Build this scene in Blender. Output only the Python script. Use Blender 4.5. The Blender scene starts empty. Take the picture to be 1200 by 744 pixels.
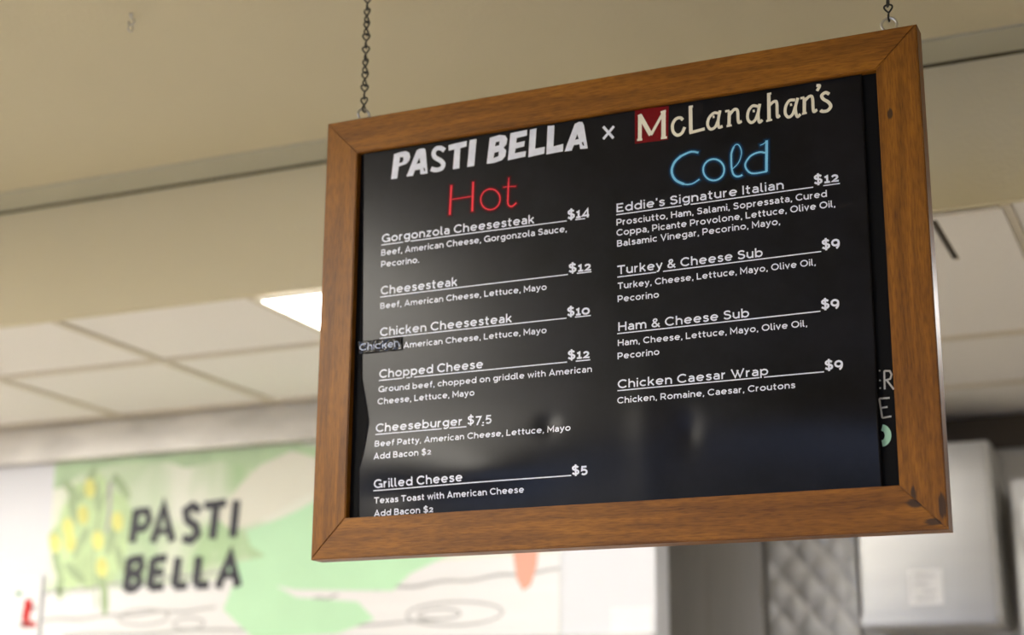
import bpy, bmesh, math, random
from mathutils import Vector, Matrix
from mathutils.geometry import tessellate_polygon

random.seed(7)
scene = bpy.context.scene
COL = scene.collection

# ------------------------------------------------------------------ camera
EYE = 1.55
cam_data = bpy.data.cameras.new('camera')
cam = bpy.data.objects.new('camera', cam_data)
COL.objects.link(cam)
RIGHT = Vector((0.91417, 0.40527, 0.00667))
DOWN = Vector((-0.10044, 0.24244, -0.96495))
FWD = Vector((-0.39268, 0.88147, 0.26233))
m = Matrix.Identity(4)
for i in range(3):
    m[i][0] = RIGHT[i]
    m[i][1] = -DOWN[i]
    m[i][2] = -FWD[i]
m[2][3] = EYE
cam.matrix_world = m
cam_data.sensor_width = 36.0
cam_data.lens = 56.9065
cam_data.clip_start = 0.05
cam_data.dof.use_dof = True
cam_data.dof.focus_distance = 2.46
cam_data.dof.aperture_fstop = 2.35
scene.camera = cam

# ------------------------------------------------------------------ light and exposure
scene.view_settings.view_transform = 'Standard'
scene.view_settings.look = 'None'
scene.view_settings.gamma = 1.0
scene.view_settings.use_curve_mapping = False
scene.view_settings.exposure = 1.8
scene.cycles.use_denoising = True
scene.cycles.max_bounces = 8
world = bpy.data.worlds.new('World')
scene.world = world
world.use_nodes = True
bg = world.node_tree.nodes['Background']
bg.inputs[0].default_value = (0.46, 0.60, 1.0, 1)      # daylight outside the dining room windows
bg.inputs[1].default_value = 1.7
DINING_LAMP = 11.5        # radiance of the dining room ceiling panels
KITCHEN_LAMP = 3.2      # radiance of the kitchen ceiling panels
WARM = (1.0, 0.94, 0.83)
COOL = (1.0, 0.97, 0.93)


# ------------------------------------------------------------------ materials
def new_mat(name):
    mt = bpy.data.materials.new(name)
    mt.use_nodes = True
    nt = mt.node_tree
    return mt, nt, nt.nodes['Principled BSDF']


def plain(name, col, rough=0.6, metal=0.0, spec=0.5, var=0.06, scale=6.0, bump=0.0, bscale=60.0, stretch=None):
    """Principled material with a little procedural noise in colour and (optionally) bump."""
    mt, nt, b = new_mat(name)
    N, L = nt.nodes, nt.links
    tc = N.new('ShaderNodeTexCoord')
    mp = N.new('ShaderNodeMapping')
    L.new(tc.outputs['Object'], mp.inputs[0])
    if stretch:
        mp.inputs['Scale'].default_value = stretch
    nz = N.new('ShaderNodeTexNoise')
    nz.inputs['Scale'].default_value = scale
    nz.inputs['Detail'].default_value = 4
    L.new(mp.outputs[0], nz.inputs['Vector'])
    mx = N.new('ShaderNodeMix')
    mx.data_type = 'RGBA'
    mx.inputs[6].default_value = tuple(c * (1 - var) for c in col) + (1,)
    mx.inputs[7].default_value = tuple(min(1, c * (1 + var)) for c in col) + (1,)
    L.new(nz.outputs['Fac'], mx.inputs[0])
    L.new(mx.outputs[2], b.inputs['Base Color'])
    b.inputs['Roughness'].default_value = rough
    b.inputs['Metallic'].default_value = metal
    b.inputs['Specular IOR Level'].default_value = spec
    if bump:
        n2 = N.new('ShaderNodeTexNoise')
        n2.inputs['Scale'].default_value = bscale
        n2.inputs['Detail'].default_value = 3
        L.new(mp.outputs[0], n2.inputs['Vector'])
        bp = N.new('ShaderNodeBump')
        bp.inputs['Strength'].default_value = bump
        bp.inputs['Distance'].default_value = 0.01
        L.new(n2.outputs['Fac'], bp.inputs['Height'])
        L.new(bp.outputs[0], b.inputs['Normal'])
    return mt


def glow(name, col, strength):
    mt, nt, b = new_mat(name)
    b.inputs['Base Color'].default_value = (0.9, 0.9, 0.9, 1)
    b.inputs['Emission Color'].default_value = tuple(col) + (1,)
    b.inputs['Emission Strength'].default_value = strength
    return mt


def wood(name, axis, dark, light, stains=()):
    """Varnished timber with the grain running along one axis."""
    mt, nt, b = new_mat(name)
    N, L = nt.nodes, nt.links
    tc = N.new('ShaderNodeTexCoord')
    mp = N.new('ShaderNodeMapping')
    s = [55.0, 55.0, 55.0]
    s[axis] = 4.0
    mp.inputs['Scale'].default_value = s
    L.new(tc.outputs['Object'], mp.inputs[0])
    n1 = N.new('ShaderNodeTexNoise')
    n1.inputs['Scale'].default_value = 1.0
    n1.inputs['Detail'].default_value = 6
    n1.inputs['Roughness'].default_value = 0.65
    n1.inputs['Distortion'].default_value = 0.6
    L.new(mp.outputs[0], n1.inputs['Vector'])
    r1 = N.new('ShaderNodeValToRGB')
    r1.color_ramp.elements[0].position = 0.33
    r1.color_ramp.elements[0].color = tuple(dark) + (1,)
    r1.color_ramp.elements[1].position = 0.68
    r1.color_ramp.elements[1].color = tuple(light) + (1,)
    L.new(n1.outputs['Fac'], r1.inputs[0])
    # fine pores
    mp2 = N.new('ShaderNodeMapping')
    s2 = [420.0, 420.0, 420.0]
    s2[axis] = 45.0
    mp2.inputs['Scale'].default_value = s2
    L.new(tc.outputs['Object'], mp2.inputs[0])
    n2 = N.new('ShaderNodeTexNoise')
    n2.inputs['Scale'].default_value = 1.0
    n2.inputs['Detail'].default_value = 2
    L.new(mp2.outputs[0], n2.inputs['Vector'])
    r2 = N.new('ShaderNodeValToRGB')
    r2.color_ramp.elements[0].position = 0.34
    r2.color_ramp.elements[0].color = (0.70, 0.66, 0.60, 1)
    r2.color_ramp.elements[1].position = 0.56
    r2.color_ramp.elements[1].color = (1, 1, 1, 1)
    L.new(n2.outputs['Fac'], r2.inputs[0])
    mx = N.new('ShaderNodeMix')
    mx.data_type = 'RGBA'
    mx.blend_type = 'MULTIPLY'
    mx.inputs[0].default_value = 1.0
    L.new(r1.outputs[0], mx.inputs[6])
    L.new(r2.outputs[0], mx.inputs[7])
    last = mx.outputs[2]
    b.inputs['Roughness'].default_value = 0.42
    b.inputs['Specular IOR Level'].default_value = 0.24
    bp = N.new('ShaderNodeBump')
    bp.inputs['Strength'].default_value = 0.12
    bp.inputs['Distance'].default_value = 0.002
    L.new(n2.outputs['Fac'], bp.inputs['Height'])
    L.new(bp.outputs[0], b.inputs['Normal'])
    # worn dark scuffs that belong to the timber: (centre, half sizes)
    for (cx, cz, hx, hz) in stains:
        sm = N.new('ShaderNodeMapping')
        sm.vector_type = 'POINT'
        sm.inputs['Location'].default_value = (-cx / hx, 0, -cz / hz)
        sm.inputs['Scale'].default_value = (1 / hx, 0.0, 1 / hz)
        L.new(tc.outputs['Object'], sm.inputs[0])
        ln = N.new('ShaderNodeVectorMath')
        ln.operation = 'LENGTH'
        L.new(sm.outputs[0], ln.inputs[0])
        ad = N.new('ShaderNodeMath')
        ad.operation = 'MULTIPLY_ADD'
        L.new(n2.outputs['Fac'], ad.inputs[0])
        ad.inputs[1].default_value = 0.9
        L.new(ln.outputs['Value'], ad.inputs[2])
        rr = N.new('ShaderNodeValToRGB')
        rr.color_ramp.elements[0].position = 0.75
        rr.color_ramp.elements[0].color = (0.85, 0.85, 0.85, 1)
        rr.color_ramp.elements[1].position = 1.0
        rr.color_ramp.elements[1].color = (0, 0, 0, 1)
        dv = N.new('ShaderNodeMath')
        dv.operation = 'MULTIPLY'
        dv.inputs[1].default_value = 0.6
        L.new(ad.outputs[0], dv.inputs[0])
        L.new(dv.outputs[0], rr.inputs[0])
        m2 = N.new('ShaderNodeMix')
        m2.data_type = 'RGBA'
        m2.inputs[7].default_value = (0.03, 0.018, 0.01, 1)
        L.new(rr.outputs[0], m2.inputs[0])
        L.new(last, m2.inputs[6])
        last = m2.outputs[2]
    L.new(last, b.inputs['Base Color'])
    return mt


def sheet_material():
    """Glossy printed chalkboard-look paper, almost black, faintly mottled."""
    mt, nt, b = new_mat('black_print')
    N, L = nt.nodes, nt.links
    tc = N.new('ShaderNodeTexCoord')
    nz = N.new('ShaderNodeTexNoise')
    nz.inputs['Scale'].default_value = 9
    nz.inputs['Detail'].default_value = 7
    nz.inputs['Roughness'].default_value = 0.7
    L.new(tc.outputs['Object'], nz.inputs['Vector'])
    r = N.new('ShaderNodeValToRGB')
    r.color_ramp.elements[0].position = 0.35
    r.color_ramp.elements[0].color = (0.002, 0.002, 0.003, 1)
    r.color_ramp.elements[1].position = 0.72
    r.color_ramp.elements[1].color = (0.008, 0.008, 0.012, 1)
    L.new(nz.outputs['Fac'], r.inputs[0])
    L.new(r.outputs[0], b.inputs['Base Color'])
    b.inputs['Roughness'].default_value = SHEET_ROUGH
    b.inputs['Specular IOR Level'].default_value = SHEET_SPEC
    return mt


SHEET_ROUGH = 0.28
SHEET_SPEC = 0.185

M = {}
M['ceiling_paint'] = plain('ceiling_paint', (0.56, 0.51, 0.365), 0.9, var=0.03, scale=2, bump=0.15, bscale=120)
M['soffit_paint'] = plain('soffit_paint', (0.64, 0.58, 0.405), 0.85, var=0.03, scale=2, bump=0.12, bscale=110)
M['trim_paint'] = plain('trim_paint', (0.46, 0.45, 0.36), 0.7, var=0.04)
M['joint_shade'] = plain('joint_shade', (0.075, 0.055, 0.015), 0.9)  # dark brown in place of the shade inside the ceiling gap
M['wall_paint'] = plain('wall_paint', (0.30, 0.27, 0.23), 0.85, var=0.03)
M['floor_tile'] = plain('floor_tile', (0.50, 0.46, 0.40), 0.45, var=0.12, scale=3)
M['ceiling_tile'] = plain('ceiling_tile', (0.84, 0.81, 0.77), 0.95, var=0.04, scale=90, bump=0.2, bscale=220)
M['tee_bar'] = plain('tee_bar', (0.66, 0.60, 0.49), 0.6)
M['white_wall'] = plain('white_wall', (0.70, 0.705, 0.735), 0.5, var=0.02)
M['galvanised'] = plain('galvanised', (0.64, 0.615, 0.57), 0.42, metal=0.5, var=0.35, scale=5, stretch=(1, 1, 3))
M['steel'] = plain('steel', (0.60, 0.59, 0.565), 0.5, metal=0.7, var=0.10, scale=4, stretch=(6, 6, 0.6))
M['dark_steel'] = plain('dark_steel', (0.47, 0.455, 0.43), 0.5, metal=0.25, var=0.2, scale=3, stretch=(5, 5, 0.5))
M['bright_steel'] = plain('bright_steel', (0.385, 0.375, 0.35), 0.30, metal=0.85, var=0.06, scale=5, stretch=(0.6, 1, 5))
M['shade_brown'] = plain('shade_brown', (0.07, 0.055, 0.04), 0.8)  # dark brown with shade put into the colour
M['white_paper'] = plain('white_paper', (0.80, 0.80, 0.80), 0.7, var=0.02)
M['grey_print'] = plain('grey_print', (0.45, 0.45, 0.46), 0.7)
M['red_print'] = plain('red_print', (0.50, 0.010, 0.006), 0.7, spec=0.2)
M['green_print'] = plain('green_print', (0.10, 0.28, 0.14), 0.6)
M['black_ink'] = plain('black_ink', (0.03, 0.03, 0.035), 0.5)
M['lamp_frame'] = plain('lamp_frame', (0.75, 0.70, 0.58), 0.5)
M['zinc'] = plain('zinc', (0.62, 0.62, 0.62), 0.28, metal=1.0, var=0.05)
M['black_iron'] = plain('black_iron', (0.02, 0.02, 0.02), 0.45, metal=0.3)
M['chalkboard'] = plain('chalkboard', (0.004, 0.004, 0.0045), 0.6, var=0.3, scale=12, spec=0.08)
M['chalk'] = plain('chalk', (0.42, 0.42, 0.42), 0.9, var=0.25, scale=160)
M['mint'] = plain('mint', (0.36, 0.62, 0.47), 0.9, var=0.1, scale=80)
M['print_white'] = plain('print_white', (0.78, 0.81, 0.93), 0.5, var=0.03, scale=40)
M['print_rough_white'] = plain('print_rough_white', (0.72, 0.75, 0.86), 0.5, var=0.2, scale=70)
M['print_cream'] = plain('print_cream', (0.78, 0.74, 0.60), 0.5, var=0.06, scale=80)
M['print_red'] = plain('print_red', (0.17, 0.002, 0.004), 0.5, spec=0.12, var=0.25, scale=60)
M['label_black'] = plain('label_black', (0.010, 0.011, 0.014), 0.20, spec=0.55, bump=0.05, bscale=40)
M['label_text'] = plain('label_text', (0.55, 0.62, 0.82), 0.5)
for i, c in enumerate([(0.03, 0.002, 0.004), (0.10, 0.003, 0.006), (0.90, 0.05, 0.07)]):
    M['hot%d' % i] = plain('hot_print_%d' % i, c, 0.5, spec=0.15, var=0.02)
for i, c in enumerate([(0.002, 0.012, 0.03), (0.004, 0.045, 0.115), (0.20, 0.56, 0.82)]):
    M['cold%d' % i] = plain('cold_print_%d' % i, c, 0.5, spec=0.15, var=0.02)
WD, WL = (0.150, 0.053, 0.0040), (0.320, 0.126, 0.0095)
M['wood_x'] = wood('wood_x', 0, WD, WL, stains=[(-0.402, 1.899, 0.012, 0.006), (-0.375, 1.872, 0.016, 0.005)])
M['wood_z'] = wood('wood_z', 2, WD, WL, stains=[(-0.365, 1.893, 0.005, 0.018), (-0.404, 1.910, 0.004, 0.012), (-0.405, 2.487, 0.004, 0.008)])
M['dining_lamp'] = glow('dining_lamp', WARM, DINING_LAMP)
M['kitchen_lamp'] = glow('kitchen_lamp', COOL, KITCHEN_LAMP)


# ------------------------------------------------------------------ mesh helpers
def obj(name, bm, mat, parent=None, smooth=False, loc=None):
    me = bpy.data.meshes.new(name)
    bmesh.ops.recalc_face_normals(bm, faces=bm.faces)
    bm.to_mesh(me)
    bm.free()
    mats = mat if isinstance(mat, (list, tuple)) else [mat]
    for q in mats:
        me.materials.append(q)
    if smooth:
        for p in me.polygons:
            p.use_smooth = True
    o = bpy.data.objects.new(name, me)
    COL.objects.link(o)
    if parent:
        o.parent = parent
        o.matrix_parent_inverse = parent.matrix_world.inverted() if False else Matrix.Translation(-parent.location)
    return o


def thing(name, label, cat, loc=(0, 0, 0), group=None):
    o = bpy.data.objects.new(name, None)
    o.empty_display_size = 0.05
    COL.objects.link(o)
    o.location = loc
    o['label'] = label
    o['category'] = cat
    if group:
        o['group'] = group
    return o


def tag(o, label, cat, group=None):
    o['label'] = label
    o['category'] = cat
    if group:
        o['group'] = group
    return o


def struct(name, bm, mat, smooth=False):
    o = obj(name, bm, mat, smooth=smooth)
    o['kind'] = 'structure'
    return o


def box(bm, x0, x1, y0, y1, z0, z1, bevel=0.0, mi=0):
    vs = [bm.verts.new((x, y, z)) for x in (x0, x1) for y in (y0, y1) for z in (z0, z1)]
    fs = [(0, 1, 3, 2), (4, 6, 7, 5), (0, 4, 5, 1), (2, 3, 7, 6), (0, 2, 6, 4), (1, 5, 7, 3)]
    faces = [bm.faces.new([vs[i] for i in f]) for f in fs]
    for f in faces:
        f.material_index = mi
    if bevel:
        es = list({e for f in faces for e in f.edges})
        bmesh.ops.bevel(bm, geom=es, offset=bevel, segments=2, affect='EDGES')
    return faces


def BM():
    return bmesh.new()


def tube(bm, pts, r, seg=8, closed=False):
    """Round tube along a list of points."""
    pts = [Vector(p) for p in pts]
    n = len(pts)
    rings = []
    prev = None
    for i, p in enumerate(pts):
        a = pts[(i - 1) % n] if (closed or i > 0) else p
        c = pts[(i + 1) % n] if (closed or i < n - 1) else p
        t = (c - a).normalized()
        if prev is None:
            u = t.orthogonal().normalized()
        else:
            u = prev - t * prev.dot(t)
            u = u.normalized() if u.length > 1e-6 else t.orthogonal().normalized()
        prev = u
        v = t.cross(u)
        rings.append([bm.verts.new(p + (u * math.cos(2 * math.pi * k / seg) + v * math.sin(2 * math.pi * k / seg)) * r) for k in range(seg)])
    for i in range(n if closed else n - 1):
        A, B = rings[i], rings[(i + 1) % n]
        # best rotational match for the closing ring
        off = 0
        if closed and i == n - 1:
            off = min(range(seg), key=lambda s: (A[0].co - B[s].co).length)
        for k in range(seg):
            bm.faces.new((A[k], A[(k + 1) % seg], B[(k + 1 + off) % seg], B[(k + off) % seg]))
    if not closed:
        bm.faces.new(rings[0])
        bm.faces.new(rings[-1])


LAYER = [0]


def stacked(place):
    """Give every ink stroke its own hair-thin layer so that crossing strokes never share a plane."""
    LAYER[0] += 1
    d = 0.000012 * (LAYER[0] % 9)

    def put(x, z):
        p = place(x, z)
        return (p[0], p[1] - d, p[2])
    return put


def ribbon(bm, pts, w0, w1, place, mi=0):
    """Flat stroke of printed ink: pts are (x, z) pairs, place(x, z) gives the 3-D point."""
    place = stacked(place)
    P = [Vector((p[0], p[1])) for p in pts]
    n = len(P)
    if n < 2:
        return
    closed = n > 3 and (P[0] - P[-1]).length < 1e-7
    if closed:
        P = P[:-1]
        n -= 1
    L, Rr = [], []
    for i in range(n):
        a = P[(i - 1) % n] if (closed or i > 0) else None
        c = P[(i + 1) % n] if (closed or i < n - 1) else None
        d1 = (P[i] - a).normalized() if a is not None else None
        d2 = (c - P[i]).normalized() if c is not None else None
        if d1 is None:
            d1 = d2
        if d2 is None:
            d2 = d1
        n1 = Vector((-d1.y, d1.x))
        n2 = Vector((-d2.y, d2.x))
        nn = n1 + n2
        nn = nn.normalized() if nn.length > 1e-4 else n1
        k = 1.0 / max(0.5, nn.dot(n1))
        h = 0.5 * (w0 + (w1 - w0) * i / max(1, n - 1)) * k
        q = P[i] + nn * h
        s = P[i] - nn * h
        L.append(bm.verts.new(place(q.x, q.y)))
        Rr.append(bm.verts.new(place(s.x, s.y)))
    for i in range(n if closed else n - 1):
        j = (i + 1) % n
        try:
            f = bm.faces.new((L[i], L[j], Rr[j], Rr[i]))
            f.material_index = mi
        except ValueError:
            pass


def curve_pts(pts, per=6):
    """Catmull-Rom through hand-placed points."""
    if len(pts) < 3:
        return pts
    P = [Vector(p) for p in pts]
    P = [P[0] * 2 - P[1]] + P + [P[-1] * 2 - P[-2]]
    out = []
    for i in range(1, len(P) - 2):
        p0, p1, p2, p3 = P[i - 1:i + 3]
        for k in range(per):
            t = k / per
            q = 0.5 * ((2 * p1) + (p2 - p0) * t + (2 * p0 - 5 * p1 + 4 * p2 - p3) * t * t + (3 * p1 - p0 - 3 * p2 + p3) * t ** 3)
            out.append((q.x, q.y))
    out.append((P[-2].x, P[-2].y))
    return out


def poly(bm, outline, holes, place, mi=0):
    place = stacked(place)
    loops = [[Vector((p[0], p[1], 0)) for p in outline]] + [[Vector((p[0], p[1], 0)) for p in h] for h in holes]
    flat = [v for l in loops for v in l]
    tris = tessellate_polygon(loops)
    vs = [bm.verts.new(place(v.x, v.y)) for v in flat]
    for t in tris:
        try:
            f = bm.faces.new([vs[i] for i in t])
            f.material_index = mi
        except ValueError:
            pass


# ------------------------------------------------------------------ lettering: a round geometric sans drawn with strokes
def arc(cx, cy, rx, ry, a0, a1, n=14):
    return [(cx + rx * math.cos(math.radians(a0 + (a1 - a0) * i / n)), cy + ry * math.sin(math.radians(a0 + (a1 - a0) * i / n))) for i in range(n + 1)]


G = {}
G[' '] = (0.20, [])
G['o'] = (0.75, [arc(.375, .365, .30, .29, 0, 360, 22)])
G['a'] = (0.60, [[(.10, .585)] + arc(.29, .44, .235, .215, 120, 0, 8) + [(.525, 0)], [(.525, .40), (.30, .40)] + arc(.26, .235, .185, .165, 90, 270, 8) + arc(.30, .27, .225, .20, -80, -5, 5)])
G['c'] = (0.64, [arc(.375, .365, .30, .29, 48, 312, 16)])
G['e'] = (0.74, [[(.09, .37), (.665, .37)], arc(.375, .365, .295, .29, 0, 318, 20)])
G['d'] = (0.725, [arc(.36, .365, .285, .29, 0, 360, 20), [(.65, 0), (.65, 1.02)]])
G['b'] = (0.725, [arc(.365, .365, .285, .29, 0, 360, 20), [(.075, 0), (.075, 1.02)]])
G['p'] = (0.725, [arc(.365, .365, .285, .29, 0, 360, 20), [(.075, -.27), (.075, .73)]])
G['g'] = (0.70, [arc(.35, .375, .275, .28, 0, 360, 20), [(.63, .73), (.63, .02)] + arc(.36, .01, .27, .225, 0, -145, 9)])
G['f'] = (0.42, [[(.18, 0), (.18, .78)] + arc(.36, .78, .18, .18, 180, 80, 6), [(.02, .64), (.40, .64)]])
G['h'] = (0.645, [[(.075, 0), (.075, 1.02)], [(.075, .40)] + arc(.32, .40, .25, .255, 180, 0, 10) + [(.57, 0)]])
G['i'] = (0.15, [[(.075, 0), (.075, .73)], [(.075, .87), (.075, 1.02)]])
G['k'] = (0.60, [[(.075, 0), (.075, 1.02)], [(.075, .26), (.53, .70)], [(.25, .43), (.56, .0)]])
G['l'] = (0.26, [[(.075, 1.02), (.075, .20)] + arc(.20, .20, .125, .13, 180, 290, 6)])
G['n'] = (0.645, [[(.075, 0), (.075, .73)], [(.075, .40)] + arc(.32, .40, .25, .255, 180, 0, 10) + [(.57, 0)]])
G['m'] = (1.03, [[(.075, 0), (.075, .73)], [(.075, .42)] + arc(.295, .42, .22, .235, 180, 0, 9) + [(.515, 0)], [(.515, .42)] + arc(.735, .42, .22, .235, 180, 0, 9) + [(.955, 0)]])
G['r'] = (0.40, [[(.075, 0), (.075, .73)], [(.075, .36)] + arc(.36, .38, .285, .275, 180, 95, 7)])
S_LOW = [(.50, .56), (.40, .63), (.29, .655), (.17, .635), (.105, .55), (.135, .455), (.26, .395), (.40, .345), (.485, .26), (.465, .15), (.37, .085), (.26, .07), (.15, .10), (.06, .17)]
G['s'] = (0.55, [S_LOW])
G['t'] = (0.44, [[(.18, .94), (.18, .20)] + arc(.31, .20, .13, .135, 180, 300, 6), [(.01, .64), (.41, .64)]])
G['u'] = (0.645, [[(.075, .73), (.075, .32)] + arc(.32, .32, .245, .25, 180, 360, 10) + [(.57, .73)], [(.57, .4), (.57, 0)]])
G['v'] = (0.62, [[(.05, .73), (.31, .06), (.57, .73)]])
G['w'] = (0.94, [[(.05, .73), (.26, .06), (.47, .66), (.68, .06), (.89, .73)]])
G['x'] = (0.60, [[(.06, .73), (.54, 0)], [(.54, .73), (.06, 0)]])
G['y'] = (0.62, [[(.05, .73), (.325, .08)], [(.58, .73), (.26, -.10), (.19, -.19), (.06, -.19)]])
G['z'] = (0.56, [[(.06, .66), (.48, .66), (.07, .07), (.51, .07)]])
S_CAP = [(.64, .80), (.52, .895), (.37, .925), (.22, .895), (.125, .80), (.125, .68), (.20, .585), (.37, .53), (.54, .475), (.64, .37), (.635, .22), (.54, .12), (.39, .075), (.22, .10), (.07, .215)]
G['A'] = (0.86, [[(.06, 0), (.43, .96), (.80, 0)], [(.19, .28), (.67, .28)]])
G['B'] = (0.74, [[(.075, 0), (.075, 1)], [(.075, .925), (.36, .925)] + arc(.38, .72, .215, .205, 85, -85, 8) + [(.075, .51)], [(.36, .51)] + arc(.41, .29, .255, .215, 85, -85, 8) + [(.075, .075)]])
G['C'] = (0.88, [arc(.50, .50, .425, .425, 42, 318, 20)])
G['E'] = (0.68, [[(.64, .925), (.075, .925), (.075, .075), (.66, .075)], [(.075, .51), (.57, .51)]])
G['G'] = (0.94, [arc(.50, .50, .425, .425, 42, 335, 20), [(.56, .43), (.885, .43), (.885, 0)]])
G['H'] = (0.80, [[(.075, 0), (.075, 1)], [(.725, 0), (.725, 1)], [(.075, .52), (.725, .52)]])
G['I'] = (0.15, [[(.075, 0), (.075, 1)]])
G['L'] = (0.62, [[(.075, 1), (.075, .075), (.61, .075)]])
G['M'] = (0.94, [[(.075, 0), (.075, .95), (.47, .30), (.865, .95), (.865, 0)]])
G['O'] = (1.00, [arc(.50, .50, .425, .425, 0, 360, 26)])
G['P'] = (0.72, [[(.075, 0), (.075, 1)], [(.075, .925), (.38, .925)] + arc(.40, .655, .25, .27, 85, -85, 9) + [(.075, .385)]])
G['R'] = (0.76, [[(.075, 0), (.075, 1)], [(.075, .925), (.38, .925)] + arc(.40, .665, .25, .26, 85, -85, 9) + [(.075, .405)], [(.40, .405), (.70, 0)]])
G['S'] = (0.72, [S_CAP])
G['T'] = (0.76, [[(.0, .925), (.76, .925)], [(.38, .925), (.38, 0)]])
G['V'] = (0.82, [[(.05, 1), (.41, .06), (.77, 1)]])
G['W'] = (1.20, [[(.05, 1), (.39, .06), (.66, .86)], [(.54, .86), (.81, .06), (1.15, 1)]])
G['$'] = (0.72, [S_CAP, [(.38, 1.14), (.38, -.14)]])
G['&'] = (0.82, [[(.78, 0), (.25, .62), (.20, .78), (.27, .90), (.39, .93), (.50, .88), (.53, .77), (.46, .65), (.18, .44), (.09, .28), (.13, .14), (.28, .07), (.45, .09), (.60, .20), (.74, .43)]])
G['.'] = (0.16, [[(.08, 0), (.08, .16)]])
G[','] = (0.18, [[(.10, .15), (.10, .02), (.05, -.13)]])
G["'"] = (0.15, [[(.085, 1.0), (.07, .72)]])
G['0'] = (0.78, [arc(.39, .375, .31, .30, 0, 360, 22)])
G['1'] = (0.46, [[(.06, .60), (.27, .71), (.27, .07)], [(.03, .07), (.49, .07)]])
G['2'] = (0.64, [[(.07, .56)] + arc(.30, .50, .215, .185, 150, -15, 9) + [(.40, .30), (.10, .07), (.62, .07)]])
G['4'] = (0.72, [[(.57, -.10), (.57, .84), (.07, .16), (.71, .16)]])
G['5'] = (0.66, [[(.58, .82), (.17, .82), (.13, .44)] + arc(.32, .24, .265, .26, 120, -140, 12)])
G['7'] = (0.64, [[(.04, .80), (.58, .80), (.20, -.14)]])
G['9'] = (0.72, [arc(.355, .54, .28, .285, 0, 360, 20), arc(.30, .42, .335, .49, 15, -72, 10)])
TRACK = 0.13


def lettering(bm, text, p0, p1, cap, weight, place, mi=0):
    """Draw text from the left of its first letter at p0 to the right of its last at p1; returns letter spans."""
    total = 0.0
    spans = []
    for i, ch in enumerate(text):
        wd = G[ch][0]
        spans.append((ch, total, total + wd))
        total += wd + TRACK
    total -= TRACK
    ux, uz = (p1[0] - p0[0]) / total, (p1[1] - p0[1]) / total
    w = weight * cap
    for ch, a, b in spans:
        for s in G[ch][1]:
            q = [(p0[0] + (a + x) * ux, p0[1] + (a + x) * uz + y * cap) for x, y in s]
            ribbon(bm, q, w, w, place, mi)
    return [(ch, p0[0] + a * ux, p0[0] + b * ux) for ch, a, b in spans]

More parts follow.
